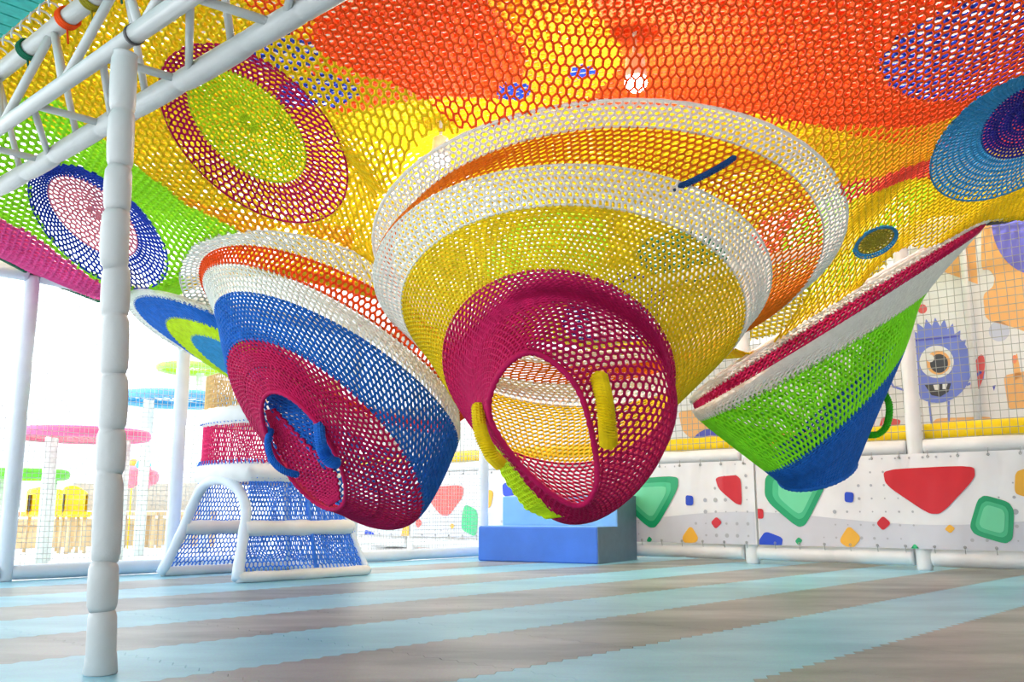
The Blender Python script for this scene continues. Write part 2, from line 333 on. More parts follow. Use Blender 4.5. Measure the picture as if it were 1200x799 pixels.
def grid(s, t):
    x = -4.6 + 10.2 * s; y = 2.1 + 5.3 * t; ca, sa = math.cos(.12), math.sin(.12); xx, yy = ca * (x) - sa * (y - 4.5), sa * x + ca * (y - 4.5) + 4.5
    return np.stack([xx, yy, canopy_z(xx, yy)], 1)
def keep(q):
    m = inside(outer, q)
    for h in holes: m &= ~inside(h, q)
    return m & (np.abs(q[:, 0]) < q[:, 1] * .75 + .8)
ga, gb = lattice(grid, round(10.2 / cell), round(5.3 / (cell * .95)), .006, wrap=False, jit=.07, keep=keep, zz=.2)
mid = (ga + gb) / 2; left = np.ones(len(mid), bool)
for col, poly, lab in REG:
    m = inside(poly, mid) & left; left &= ~m
    if m.any(): quads('net_panel', *strands(ga[m], gb[m], dict(orange=.0066, lime=.0115, magenta=.012, coral=.0066).get(col, .0064 if mid[m][:, 0].mean() > 0 else .0100)), Y[col], canopy, label=lab)
quads('net_panel', *strands(ga[left], gb[left], np.clip(.0078 - .0016 * mid[left][:, 0], .0066, .0098)), Y['yellow'], canopy, label='yellow net panel')
e = outer[2:6]; ep = np.array([trace(*q) for q in [(-80, 268), (-30, 285), (0, 300), (30, 316), (60, 330), (90, 341), (115, 351), (150, 354)]])
obj('edge_rope', *sweep(ep + Z * -.01, .014, 8), Y['teal'], canopy, label='dark green edge rope')
obj('edge_rope', *sweep(ep + Z * .015 + U * .05, .012, 8), Y['orange'], canopy, label='orange edge rope')
er = np.array([LR.r[0][2] + Z * .01, P(1185, 252, 6.4), P(1215, 243, 6.5), P(1300, 208, 6.55), P(1420, 150, 6.6)])
obj('edge_rope', *sweep(er, .030, 10), Y['white'], canopy, label='thick white edge rope at right')
mm = MB()
for k in range(26):
    t = .1 + k * .075; i0 = int(t); q = er[i0] * (1 - (t - i0)) + er[i0 + 1] * (t - i0); mm.add(*pipe(q - Z * .03, q - Z * .05 + V * .05, .007, 5))
o = mm.build('lacing', RING, canopy); o['kind'] = 'stuff'
# round windows, knitted in the round and stitched into the canopy
for (oc, ic, eo, ei, lab), pl in zip(PATCHES, patch_plan):
    ri = plan(ell(*ei)); c = ri.mean(0); big = eo[2] > 50
    class PL:
        pass
    lf = Loft.__new__(Loft); k = 48
    up = lambda a, h: np.asarray(a) + Z * h
    rings = [up(pl, -.004), up(pl * .5 + ri * .5, .03 if big else .0), up(ri, .05 if big else .005)] + [up(c + (ri - c) * q, (.05 + .03 * (1 - q)) if big else .008) for q in (.66, .36, .06)]
    lf.r = np.array(rings); lf.k = len(rings)
    rt = thing('canopy_window', tuple(pl.mean(0)), lab, 'net window')
    if big: net_bands(rt, lf, [(0, 2, oc, .036, .0066, oc.replace('royal', 'dark blue').replace('sky', 'light blue') + ' net ring'), (2, 3, ic, .034, .0068, None), (3, 4, ic, .034, .0068, None), (4, 5, ic, .032, .0068, None)])
    else: net_bands(rt, lf, [(0, 2, oc, .02, .006, 'thin blue net ring'), (2, 4, ic, .028, .007, None), (4, 5, ic, .028, .007, None)])

# --- hanging pods
pc = thing('hanging_net_pod', tuple(P(655, 600, 4.4)), 'large yellow, white and crimson net pod with round mouth, in the middle', 'net pod')
net_bands(pc, LC, [(0, 1, 'white', .037, .0068, 'white rim band'), (1, 2, 'brown', .041, .0054, 'amber-brown net band'), (2, 3, 'white', .036, .0066, 'white shoulder band'),
                   (3, 4, 'mustard', .035, .0061, 'mustard yellow net band'), (4, 5, 'crimson', .034, .0062, 'crimson net band'), (5, 6, 'crimson', .031, .0064, 'crimson net band round the mouth')])
edge_rope(pc, LC, 6, 'crimson', .012, 'crimson rope round the mouth')
edge_rope(pc, LC, 0, 'white', .010, 'white rope along the rim')
knit_cord(pc, [(701, 438, 3.64), (708, 470, 3.58), (712, 500, 3.58), (713, 522, 3.63)], .032, 'mustard', label='yellow crocheted handle right of the mouth')
knit_cord(pc, [(560, 474, 3.80), (563, 505, 3.72), (574, 530, 3.68), (588, 545, 3.72)], .026, 'mustard', label='yellow crocheted handle left of the mouth')
knit_cord(pc, [(788, 222, 3.80), (812, 212, 3.80), (840, 198, 3.83), (862, 184, 3.88)], .013, 'denim', 'strap', 'dark blue crocheted strap')
def ribbon(root, left, right, col, cell, r, label):
    l = np.array([P(*q) for q in left]); rr = np.array([P(*q) for q in right])
    def fn(s, t):
        x = t * (len(l) - 1 - 1e-6); j = x.astype(int); f = (x - j)[:, None]
        a = l[j] * (1 - f) + l[j + 1] * f; b = rr[j] * (1 - f) + rr[j + 1] * f
        return a * (1 - s[:, None]) + b * s[:, None]
    L = np.linalg.norm(np.diff(l, axis=0), axis=1).sum(); w = np.linalg.norm(l - rr, axis=1).mean()
    a, b = lattice(fn, max(2, round(w / cell)), max(2, round(L / cell)), r, wrap=False)
    quads('net_strip', *strands(a, b, r), Y[col], root, label=label)
ribbon(pc, [(556, 480, 4.06), (572, 524, 4.04), (594, 566, 4.02), (616, 596, 4.02), (640, 607, 4.0)], [(574, 492, 3.78), (590, 524, 3.80), (610, 556, 3.86), (634, 586, 3.92), (662, 604, 3.98)], 'chartreuse', .022, .0048, 'yellow-green net strip below the mouth')

pl = thing('hanging_net_pod', tuple(P(430, 610, 5.3)), 'white, orange, blue and crimson net pod hanging left of the middle', 'net pod')
net_bands(pl, LL, [(0, 1, 'white', .036, .0072, 'white rim band'), (1, 2, 'orange', .034, .0078, 'orange net band'), (2, 3, 'white', .036, .0074, 'white shoulder band'),
                   (3, 4, 'blue', .036, .0076, 'blue net band'), (4, 5, 'crimson', .036, .0074, 'crimson net band'), (5, 6, 'crimson', .032, .0074, 'crimson net band round the mouth')])
edge_rope(pl, LL, 6, 'crimson', .012, 'crimson rope round the mouth')
ribbon(pl, [(312, 462, 5.2), (319, 482, 5.14), (344, 508, 5.1), (370, 534, 5.02), (380, 548, 5.0)], [(342, 460, 5.04), (366, 476, 5.04), (382, 498, 5.04), (390, 525, 5.04), (392, 550, 5.04)], 'blue', .026, .0085, 'blue inner net of the mouth')
ribbon(pl, [(312, 482, 5.2), (326, 528, 5.22), (348, 560, 5.2), (368, 580, 5.15), (386, 592, 5.08)], [(322, 480, 5.12), (348, 508, 5.08), (374, 534, 5.0), (394, 556, 4.98), (398, 584, 5.02)], 'crimson', .024, .0085, 'crimson inner net of the mouth')
knit_cord(pl, [(374, 497, 4.78), (375, 515, 4.70), (379, 532, 4.68), (386, 540, 4.68), (397, 543, 4.72)], .027, 'blue', label='blue crocheted handle right of the mouth')
knit_cord(pl, [(318, 503, 5.14), (314, 519, 5.06), (319, 538, 5.04), (332, 551, 5.04), (350, 557, 5.1)], .018, 'blue', label='blue crocheted loop left of the mouth')

ps = thing('hanging_net_pod', tuple(P(230, 450, 6.0)), 'small blue and lime striped net pod under the canopy edge, far left', 'net pod')
net_bands(ps, LS, [(0, 1, 'white', .036, .009, 'white rim band'), (1, 2, 'blue', .036, .009, 'blue net band'), (2, 3, 'chartreuse', .036, .009, 'lime net band'), (3, 4, 'sky', .034, .009, 'light blue net band')])

pr = thing('hanging_net_pod', tuple(P(945, 575, 5.5)), 'green and blue pointed net pod with a crimson stripe at right', 'net pod')
net_bands(pr, LR, [(0, 1, 'white', .034, .009, 'white rim band'), (1, 2, 'crimson', .036, .009, 'crimson net stripe'), (2, 3, 'white', .036, .0078, 'white net band'),
                   (3, 4, 'green', .035, .0078, 'bright green net band'), (4, 5, 'blue', .035, .0082, 'blue net band')])
edge_rope(pr, LR, 5, 'blue', .014, 'blue bottom rope')
edge_rope(pr, LR, 0, 'white', .016, 'white rim rope')
knit_cord(pr, [(1034, 456, 5.85), (1042, 474, 5.82), (1040, 496, 5.8), (1030, 508, 5.8), (1016, 510, 5.82)], .02, 'leaf', label='green crocheted grab loop')

# --- second net layer higher up, seen through the openings of the canopy
upc = thing('upper_net_canopy', (0.5, 6, 3.2), 'second net layer of orange and yellow panels seen through the canopy above', 'net')
def gup(s, t):
    x = -5 + 13.5 * s; y = 3.2 + 10.6 * t; x2 = x * .94 - (y - 6) * .34 + .1; y2 = x * .34 + (y - 6) * .94 + 6
    q = np.stack([x2, y2, 0 * x2], 1); qu, qv = q @ U, q @ V; sm = lambda a, lo, hi: np.clip((a - lo) / (hi - lo), 0, 1)
    droop = sm(qv, 2.8, 3.8) * np.clip(qu - 6.8, 0, 2.4) * .42 + sm(qu, 3.2, 4.4) * np.clip(qv - 5.2, 0, 1.7) * .5
    return np.stack([x2, y2, -np.minimum(droop, 1.0) + 3.15 + .12 * np.sin(x2 * 1.3 + 1) * np.cos(y2 * 1.1) + .03 * (y2 - 5)], 1)
ua, ub = lattice(gup, round(13.5 / .066), round(10.6 / .064), .012, wrap=False, jit=.06, keep=lambda q: (np.abs(q[:, 0]) < q[:, 1] * .66 + .3) & (q[:, 1] > 3.3) & (q @ U < UM - .1) & (q @ V < 6.9))
um = (ua + ub) / 2; wob = .18 * np.sin(um[:, 0] * 2.3) + .15 * np.sin(um[:, 1] * 3.1)
c1 = um[:, 0] < -1.1 + wob; c2 = (np.abs(um[:, 0] - .35 + wob) < .38) & (um[:, 1] > 3.6); c3 = um[:, 1] > 6.1 + wob * .6 + .2 * np.maximum(0, um[:, 0] - 1.2)
blob = np.zeros(len(um), bool)
for px, py, rad, bc in ((372, 105, .26, 'royal'), (602, 105, .13, 'royal'), (682, 84, .10, 'royal'), (1165, 60, .62, 'royal'), (330, 60, .22, 'royal'), (722, 378, .30, 'pink'), (720, 365, .55, 'navy'), (800, 300, .45, 'teal'), (640, 290, .6, 'lime'), (1005, 262, .7, 'lime'), (920, 270, .3, 'coral')):
    q = P(px, py, 4.0)
    for d in np.linspace(4.0, 13.0, 181):
        q = P(px, py, d); near = um[np.argmin(((um - q)[:, :2] ** 2).sum(1))]
        if q[2] > near[2]: break
    mk = (((um - q)[:, :2] ** 2).sum(1) < rad * rad) & ~blob; blob |= mk
    quads('net_patch', *strands(ua[mk], ub[mk], .0125), Y[bc], upc, label={'royal': 'blue', 'navy': 'navy', 'pink': 'pink', 'teal': 'dark teal', 'lime': 'lime', 'coral': 'coral'}[bc] + ' patch of the upper net') if mk.any() else None
c1 &= ~blob; c2 &= ~blob; c3 &= ~blob
for m, col, lab in ((c1, 'yellow', 'yellow upper panel'), (~c1 & c2 & ~c3, 'amber', 'amber upper panel'), (c3 & ~c1, 'yellow', 'yellow upper panel at back'), (~c1 & ~c2 & ~c3 & ~blob, 'orange', 'orange upper panel')):
    quads('net_panel', *strands(ua[m], ub[m], .0165), Y[col], upc, label=lab)

# ------------------------------------------------------------------ lamps over the nets
GLOW = mat('lamp_glow', (1, 1, .97), emit=40)
def lamp(px, py, z, label, energy):
    a = P(px, py, 1.0); c = P(px, py, (z - H) / (a[2] - H)); t = thing('ceiling_spotlight', tuple(c), label, 'lamp')
    obj('lamp_housing', *sweep([c + Z * .02, c + Z * .03, c + Z * .16, c + Z * .18], [.062, .068, .055, .02], 16), STEEL, t)
    obj('lamp_rod', *pipe(c + Z * .17, np.array([c[0], c[1], 4.6]), .012, 8), STEEL, t)
    obj('lamp_lens', *sweep([c - Z * .05, c - Z * .03, c + Z * .0, c + Z * .022], [.03, .055, .068, .058], 16), GLOW, t, label='glowing lamp lens')
    l = bpy.data.lights.new('lamp_light', 'POINT'); l.energy = energy; l.shadow_soft_size = .05; l.color = (1, .97, .92)
    lo = bpy.data.objects.new('lamp_light', l); lo.location = (0, 0, -.12); lo.parent = t; link(lo)
lamp(745, 97, 2.92, 'bright white spotlight shining through the orange net', 60)
lamp(516, 187, 2.92, 'white spotlight behind the yellow net left of the big pod', 35)

for k, (x, y) in enumerate(((-2.6, 4.6), (.4, 7.4), (2.6, 5.4), (4.6, 7.0))):  # extra lamps added only to brighten the nets
    t = thing('ceiling_spotlight', (x, y, 4.5), 'added ceiling spotlight to brighten the nets, above both layers, ' + ['over the front pole side', 'behind the middle pod', 'over the right-hand orange panel', 'near the mural wall'][k], 'lamp')
    c = np.array([x, y, 4.5]); obj('lamp_housing', *sweep([c - Z * .08, c + Z * .1], [.13, .11], 16), STEEL, t); obj('lamp_lens', *sweep([c - Z * .11, c - Z * .082], [.1, .115], 16), GLOW, t, label='glowing lamp lens')
    l = bpy.data.lights.new('lamp_light', 'POINT'); l.energy = 160; l.shadow_soft_size = .1
    lo = bpy.data.objects.new('lamp_light', l); lo.location = (0, 0, -.25); lo.parent = t; link(lo)

# ------------------------------------------------------------------ front pole and truss, upper left
pole_b = R(1.29, 2.71); ZA = 1.93
pole = thing('padded_pole', tuple(pole_b), 'tall white padded pole standing in the left foreground', 'pole')
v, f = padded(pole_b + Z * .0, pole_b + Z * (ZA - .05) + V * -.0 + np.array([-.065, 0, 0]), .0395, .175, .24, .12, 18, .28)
obj('foam_sleeve', v, f, PAD_SHADE, pole)
obj('pole_foot', *sweep([pole_b, pole_b + Z * .004, pole_b + Z * .05, pole_b + Z * .075], [.043, .047, .042, .037], 18), PAD_SHADE, pole)
truss = thing('roof_truss', tuple(pole_b + Z * ZA), 'white three-chord steel truss crossing the upper left corner', 'truss')
top = pole_b + Z * ZA + np.array([-.062, 0, 0])
def chord(du, dz, a): return top + U * du + Z * dz + V * a
A0, A1 = -1.6, 3.4
obj('chord', *pipe(chord(0, 0, A0), chord(0, 0, A1), .027, 16), STEEL, truss)
v, f = padded(chord(.235, -.03, A0), chord(.235, -.03, A1), .037, .34, .10, .05, 16)
obj('padded_chord', v, f, PAD_SHADE, truss, label='white foam-padded lower chord')
obj('chord', *pipe(chord(.05, .325, A0), chord(.05, .325, A1), .034, 16), PAD_SHADE, truss)
for k in range(9):
    a = A0 + .1 + .56 * k
    if a + .56 > A1: break
    obj('strut', *pipe(chord(0, 0, a), chord(.235, -.03, a - .1), .014, 10), STEEL, truss)
    obj('strut', *pipe(chord(0, 0, a), chord(.235, -.03, a + .42), .013, 10), STEEL, truss)
    obj('strut', *pipe(chord(0, 0, a + .3), chord(.05, .325, a), .017, 10), STEEL, truss)
    obj('strut', *pipe(chord(0, 0, a + .3), chord(.05, .325, a + .56), .015, 10), STEEL, truss)
    obj('strut', *pipe(chord(.235, -.03, a + .15), chord(.05, .325, a), .013, 10), STEEL, truss)
obj('coupling_ring', *sweep([chord(0, 0, -.035), chord(0, 0, -.050)], [.034, .034], 18), RING, truss, label='dark coupling ring')
obj('coupling_sleeve', *sweep([chord(0, 0, -.05), chord(0, 0, -1.5)], [.031, .031], 18), STEEL, truss)
for a, col in ((.62, 'orange'), (.42, 'olive'), (.2, 'teal'), (.98, 'teal')):
    c = chord(.05, .325, a); th = np.linspace(0, 2 * math.pi, 20, endpoint=False); m = MB()
    for q in (-.014, 0, .014): m.add(*sweep([c + V * (q + .01 * math.sin(t)) + .040 * (math.cos(t) * U + math.sin(t) * Z) for t in th], .006, 6, True))
    m.add(*pipe(c - Z * .035, c - Z * .10 + U * .01, .004, 5)); m.build('tie_cord', Y[col], truss, label={'orange': 'orange', 'olive': 'yellow-green', 'teal': 'dark green'}[col] + ' cord tied round the top chord')
# turquoise webbing deck hooked to the top chord
deck = thing('webbing_deck', tuple(chord(-.3, .385, .6)), 'turquoise strap webbing hooked along the truss, top left corner', 'webbing')
TURQ = mat('turquoise_webbing', srgb(62, 200, 192), .6, .1, 30); TURQ2 = mat('dark_turquoise_webbing', srgb(40, 160, 158), .6, .1, 30)
for k in range(26):
    a = -.5 + .085 * k
    v, f = boxv(chord(-.42, .355, a), U * .38, V * .037, Z * .003); obj('strap', v, f, TURQ, deck, False)
for k in range(7):
    v, f = boxv(chord(-.09 - .11 * k, .363, .58), U * .022, V * 1.1, Z * .003); obj('strap', v, f, TURQ2, deck, False, 'darker turquoise cross strap')
for k in range(26):
    a = -.5 + .085 * k; th = np.linspace(-.5, 3.6, 10)
    obj('hook', *sweep([chord(.0 + .05 * math.cos(t) * .9, .33 + .045 * math.sin(t), a + .04) for t in th], .0045, 6), PAD, deck)

# ------------------------------------------------------------------ right-hand fence with printed banners
UF = 7.76; n_f = U
fence = thing('padded_fence', tuple(R(UF, 4.2)), 'long white padded fence with gem-printed banners and netting above', 'fence')
def fv(px, py=600): q = on_plane(px, py, n_f, UF); return q @ V
PV = [fv(1079), fv(880), fv(484), fv(592, 560)]
post_tops = {0: 2.6, 1: 2.4, 2: 2.2, 3: 1.6}
for i, a in enumerate(PV):
    if i == 3: continue
    v, f = padded(R(UF, a), R(UF, a, post_tops[i]), .060, .6, .08, .03, 16); obj('post', v, f, PAD, fence)
v, f = padded(R(UF, -1.0), R(UF, -1.0, 2.6), .060, .6, .08, .03, 16); obj('post', v, f, PAD, fence)
ends = [-1.0, PV[0], PV[1], PV[2], 10.2]
def zat(px, py): return on_plane(px, py, n_f, UF)[2]
ZT, ZB = .955, .10
for a, b in zip(ends[:-1], ends[1:]):
    v, f = padded(R(UF, a + .07, ZT), R(UF, b - .07, ZT), .060, .75, .07, .03, 16); obj('top_rail', v, f, PAD, fence)
    v, f = padded(R(UF, a + .07, ZB), R(UF, b - .07, ZB), .066, .75, .07, .03, 16); obj('bottom_rail', v, f, PAD, fence)
    v, f = padded(R(UF + .16, a + .02, 1.075), R(UF + .16, b - .02, 1.075), .075, 1.2, .05, .03, 14); obj('yellow_rail', v, f, YPAD, fence, label='yellow padded rail')
def ripple(v, z): return (.008) * np.sin(v * 17 + 1.3 * np.sin(v * 3.1)) * np.clip((z - .1) / .9, 0.15, 1) ** 1.5 + .002 * np.sin(v * 37 + z * 4)
UB = UF - .082
def ban(v, z, off=0.0): v = np.asarray(v); z = np.asarray(z); return (UB - off + ripple(v, z))[:, None] * U + v[:, None] * V + z[:, None] * Z
BAN = []
for a, b in ((-.9, PV[1] - .11), (PV[1] - .09, PV[2] - .05), (PV[2] - .03, 10.1)):
    nv = int((b - a) / .025); vv, zz = np.meshgrid(np.linspace(a, b, nv + 1), np.linspace(.165, .90, 9), indexing='ij')
    q = [(i * 9 + j, (i + 1) * 9 + j, (i + 1) * 9 + j + 1, i * 9 + j + 1) for i in range(nv) for j in range(8)]
    BAN.append((a, b, obj('banner', ban(vv.ravel(), zz.ravel()), q, VINYL, fence)))
    # eyelets
    m = MB(); e0 = np.arange(a + .1, b, .22)
    for vq in e0:
        for zq in (.185, .875):
            c = ban([vq], [zq], .006)[0]; m.add(*sweep([c + .009 * (math.cos(t) * V + math.sin(t) * Z) for t in np.linspace(0, 2 * math.pi, 8, endpoint=False)], .003, 5, True))
            m.add(*pipe(c, c + Z * (.05 if zq > .5 else -.05) + U * .01, .0024, 5))
    o = m.build('lacing', CORD, BAN[-1][2]); o['kind'] = 'stuff'
def chaikin(p, it=3, q=.22):
    p = np.asarray(p, float)
    for _ in range(it):
        nx = np.roll(p, -1, 0); p = np.stack([p * (1 - q) + nx * q, p * q + nx * (1 - q)], 1).reshape(-1, 2)
    return p
def fan(pv, rings=(0, .25, .5, .75, 1.0)):
    c = pv.mean(0); n = len(pv); v = [c]; f = []
    for r in rings[1:]: v += list(c + (pv - c) * r)
    for i in range(n):
        j = (i + 1) % n; f.append((0, 1 + i, 1 + j))
        for k in range(len(rings) - 2): f.append((1 + k * n + i, 1 + (k + 1) * n + i, 1 + (k + 1) * n + j, 1 + k * n + j))
    return np.array(v), f
def ink(name, rgb): return mat('ink_' + name, srgb(*rgb), .32, .03, 4)
INK = dict(green=ink('green', (26, 160, 106)), mint=ink('mint', (70, 190, 136)), pale=ink('pale', (112, 214, 164)), red=ink('red', (204, 34, 46)), gold=ink('gold', (236, 178, 58)), blue=ink('blue', (34, 72, 196)),
           grey=ink('grey', (176, 178, 184)), mist=ink('mist', (205, 207, 216)), salmon=ink('salmon', (232, 96, 92)), bright=ink('bright', (60, 196, 128)))
def gem(pix, col, sc=1.0, off=.004, rnd=.16, label=None):
    pv = np.array([[(q := on_plane(x, y, n_f, UB)) @ V, q[2]] for x, y in pix]); pv = chaikin(pv, 3, rnd)
    pv = pv.mean(0) + (pv - pv.mean(0)) * sc; c = pv.mean(0)
    par = min(BAN, key=lambda b: 0 if b[0] <= c[0] <= b[1] else min(abs(c[0] - b[0]), abs(c[0] - b[1])))
    pv[:, 0] = np.clip(pv[:, 0], par[0] + .003, par[1] - .003); pv[:, 1] = np.clip(pv[:, 1], .168, .897)
    v, f = fan(pv, np.linspace(0, 1, 3 + int(np.ptp(pv[:, 0]) / .05))); return obj('gem_print', ban(v[:, 0], v[:, 1], off + .003), f, INK[col], par[2], label=label)
def gem3(pix):
    gem(pix, 'green', 1, .004, label='green gem print'); gem(pix, 'mint', .76, .007); gem(pix, 'pale', .58, .010)
gem3([(728, 562), (795, 557), (795, 572), (770, 618), (760, 618), (728, 588)]); gem3([(897, 553), (975, 547), (972, 560), (945, 615), (935, 618), (896, 585)])
gem3([(1148, 578), (1189, 590), (1187, 640), (1134, 624)])
gem([(1035, 550), (1142, 545), (1143, 560), (1104, 602), (1088, 602), (1038, 568)], 'red', label='red gem print'); gem([(838, 559), (868, 556), (870, 592), (862, 590), (842, 572)], 'red')
gem([(501, 571), (543, 568), (543, 582), (527, 604), (517, 604), (502, 585)], 'salmon', label='salmon gem print'); gem([(544, 590), (561, 598), (559, 630), (540, 620)], 'bright'); gem([(565, 572), (579, 575), (575, 596), (563, 592)], 'gold')
for pix, c in (([(810, 615), (820, 632), (806, 642), (799, 630)], 'gold'), ([(995, 615), (1010, 630), (998, 645), (983, 634)], 'gold'), ([(1190, 553), (1204, 548), (1204, 583), (1189, 578)], 'gold'), ([(474, 614), (480, 612), (479, 633), (469, 632)], 'gold'),
               ([(405, 612), (418, 615), (414, 630), (404, 625)], 'gold'), ([(897, 622), (918, 630), (916, 641), (888, 642), (889, 634)], 'blue'), ([(727, 622), (746, 630), (744, 641), (726, 643)], 'blue'), ([(428, 620), (440, 625), (437, 634), (427, 631)], 'blue'),
               ([(589, 566), (608, 564), (606, 580), (590, 582)], 'blue'), ([(804, 580), (813, 581), (813, 592), (804, 592)], 'blue'), ([(990, 576), (1001, 577), (1000, 589), (990, 588)], 'blue'), ([(884, 596), (895, 596), (895, 608), (884, 607)], 'red'),
               ([(840, 605), (847, 612), (839, 620), (833, 612)], 'red'), ([(1035, 604), (1045, 613), (1035, 622), (1027, 613)], 'red'), ([(490, 606), (496, 613), (490, 619), (487, 613)], 'salmon'), ([(1113, 614), (1120, 619), (1114, 625), (1107, 620)], 'gold'),
               ([(761, 628), (765, 632), (761, 637), (758, 633)], 'green'), ([(936, 629), (941, 633), (936, 639), (932, 634)], 'green'), ([(1072, 636), (1080, 646), (1066, 646)], 'bright'), ([(864, 638), (870, 644), (860, 645)], 'bright'), ([(509, 628), (514, 636), (504, 636)], 'bright'), ([(530, 613), (534, 616), (530, 620), (527, 616)], 'gold')):
    gem(pix, c)
for a, b, bo in BAN:                                   # grey printed dots and the pale wave along the foot of each banner
    m = MB()
    vv = np.linspace(a + .01, b - .01, 400); zt = .40 + .05 * np.sin(vv * 1.9); q = []
    gv = np.concatenate([np.stack([vv, np.full(400, .168)], 1), np.stack([vv, zt * .5 + .084], 1), np.stack([vv, zt], 1)])
    obj('wave_print', ban(gv[:, 0], gv[:, 1], .0025), [(i + 400 * k, i + 1 + 400 * k, i + 401 + 400 * k, i + 400 + 400 * k) for i in range(399) for k in (0, 1)], INK['mist'], bo)
    for i, vq in enumerate(np.arange(a + .08, b - .08, .105)):
        for j, zq in enumerate(np.arange(.24, .88, .105)):
            rr = .006 + .016 * (.5 + .5 * math.sin(i * .9 + j * 1.7)) * (.6 + .4 * math.sin(i * .33))
            if math.sin(i * .55 + j * .4) < -.35: continue
            t = np.linspace(0, 2 * math.pi, 12, endpoint=False)
            m.add(ban(vq + rr * np.cos(t), zq + rr * np.sin(t), .0045), [tuple(range(12))])
    o = m.build('dot_print', INK['grey'], bo, False); o['kind'] = 'stuff'
# square netting above the rail
def netting(name, root, pt, a0, a1, z0, z1, step, r, m):
    va = np.arange(a0, a1, step); zz = np.arange(z0, z1, step); A, B = [], []
    sag = lambda p, k: p + pt(0, 0) * 0 + np.array([0, 0, .004 * math.sin(k * 2.1)])
    for i, q in enumerate(va):
        seg = np.linspace(z0, z1, 9); w = [pt(q + .006 * math.sin(i * 1.7 + k * .8), s) for k, s in enumerate(seg)]; A += w[:-1]; B += w[1:]
    for i, q in enumerate(zz):
        seg = np.linspace(a0, a1, max(3, int((a1 - a0) / .5))); w = [sag(pt(s, q), i + k) for k, s in enumerate(seg)]; A += w[:-1]; B += w[1:]
    o = quads(name, *strands(np.array(A), np.array(B), r), m, root, False); o['kind'] = 'stuff'; return o
for a, b in zip(ends[:-1], ends[1:]): netting('netting', fence, lambda a, z: R(UF - .01, a, z), a + .06, b - .06, 1.02, 2.75, .062, .0026, CORD)
v, f = padded(R(UF, -1.0, 2.72), R(UF, 10.2, 2.72), .05, .9, .05, .02, 12); obj('upper_rail', v, f, PAD, fence)

for px, w, h, rgb, lab in ((508, .16, 1.25, (240, 130, 130), 'pink foam block behind the fence netting, left of the middle pod'), (462, .22, 1.42, (200, 206, 214), 'pale grey foam block behind the fence netting')):
    q = on_plane(px, 560, U, 8.4); q = np.array([q[0], q[1], 0]); t = thing('foam_block', tuple(q), lab, 'foam block')
    o = obj('foam_core', *boxv(q + Z * h / 2, U * w, V * w, Z * h / 2), mat('vinyl_%d' % rgb[1], srgb(*rgb), .4, .04), t, False); md = o.modifiers.new('bevel', 'BEVEL'); md.width = .03; md.segments = 3
    obj('cap', *boxv(q + Z * (h + .03), U * (w + .02), V * (w + .02), Z * .03), PAD, t, False)

# ------------------------------------------------------------------ prints on the mural wall
def mink(name, rgb): return mat('mural_' + name, srgb(*rgb), .6, .02, 3)
MI = dict(peach=mink('peach', (248, 190, 122)), peri=mink('periwinkle', (122, 140, 226)), white=mink('white', (238, 240, 240)), dark=mink('dark', (72, 76, 84)), red=mink('red', (232, 104, 104)), purple=mink('purple', (122, 122, 224)), lilac=mink('lilac', (206, 212, 230)), coral=mink('coral', (250, 150, 110)), line=mink('line', (90, 96, 200)), pipe=mink('pipe', (226, 228, 228)))
def mp(px, py, off): q = on_plane(px, py, U, UM); return q - U * off
def mprint(pix, col, off=.004, name='mural_print', parent=wall, rnd=0, label=None):
    p = np.array(pix, float)
    if rnd: p = chaikin(p, 3, rnd)
    return obj(name, [mp(x, y, off) for x, y in p], [tuple(range(len(p)))], MI[col], parent, False, label)
mprint([(1092, 300), (1102, 282), (1142, 272), (1146, 333), (1088, 312)], 'peach', label='peach triangle print')
mprint([(1150, 262), (1210, 240), (1210, 392), (1190, 384), (1155, 375), (1152, 345), (1164, 336), (1166, 325), (1160, 316), (1150, 316)], 'peach', rnd=.15)
mprint(ell(1214, 258, 52, 64, 0), 'purple', .006, label='violet disc print')
mprint([(1176, 440), (1206, 434), (1206, 478), (1182, 480)], 'peach', rnd=.1); mprint([(1186, 422), (1192, 414), (1197, 440), (1190, 446)], 'peach')
mprint(ell(1189, 421, 3, 5, 0), 'coral', .006); mprint(ell(1171, 388, 12, 12, 0), 'lilac', .004); mprint(ell(1081, 362, 5.5, 5.5, 0), 'red', .006, label='red dot print')
mprint([(1088, 500), (1098, 490), (1160, 488), (1164, 496), (1164, 540), (1085, 540)], 'peach', rnd=.1); mprint([(1050, 520), (1075, 506), (1085, 540), (1045, 540)], 'peach', rnd=.1); mprint([(1000, 512), (1035, 530), (1040, 545), (990, 545)], 'peach', rnd=.1)
mprint([(1034, 488), (1056, 492), (1052, 505), (1030, 501)], 'red', rnd=.1); mprint(ell(1120, 517, 14, 6, 0), 'coral', .006)
mprint([(795, 482), (830, 478), (880, 508), (850, 545), (800, 506)], 'peach', rnd=.1, label='peach print behind the net'); mprint(ell(905, 548, 20, 12, 0), 'peach', .006)
arc = [(808 + 26 * (1 - math.cos(t)), 530 - 28 * math.sin(t)) for t in np.linspace(0, math.pi, 16)]
mprint(arc + [(808 + 7 + 19 * (1 - math.cos(t)), 530 - 20 * math.sin(t)) for t in np.linspace(math.pi, 0, 16)], 'line', .006, label='blue arch print')
mprint(ell(1146, 438, 7, 23, 12), 'red', .006, label='red leaf print'); mprint([(1138, 404), (1141, 402), (1142, 404), (1139, 406)], 'line', .008)
mprint([(1138, 442), (1150, 434), (1151, 437), (1139, 446)], 'line', .008); mprint([(1163, 452), (1167, 451), (1165, 458)], 'line')
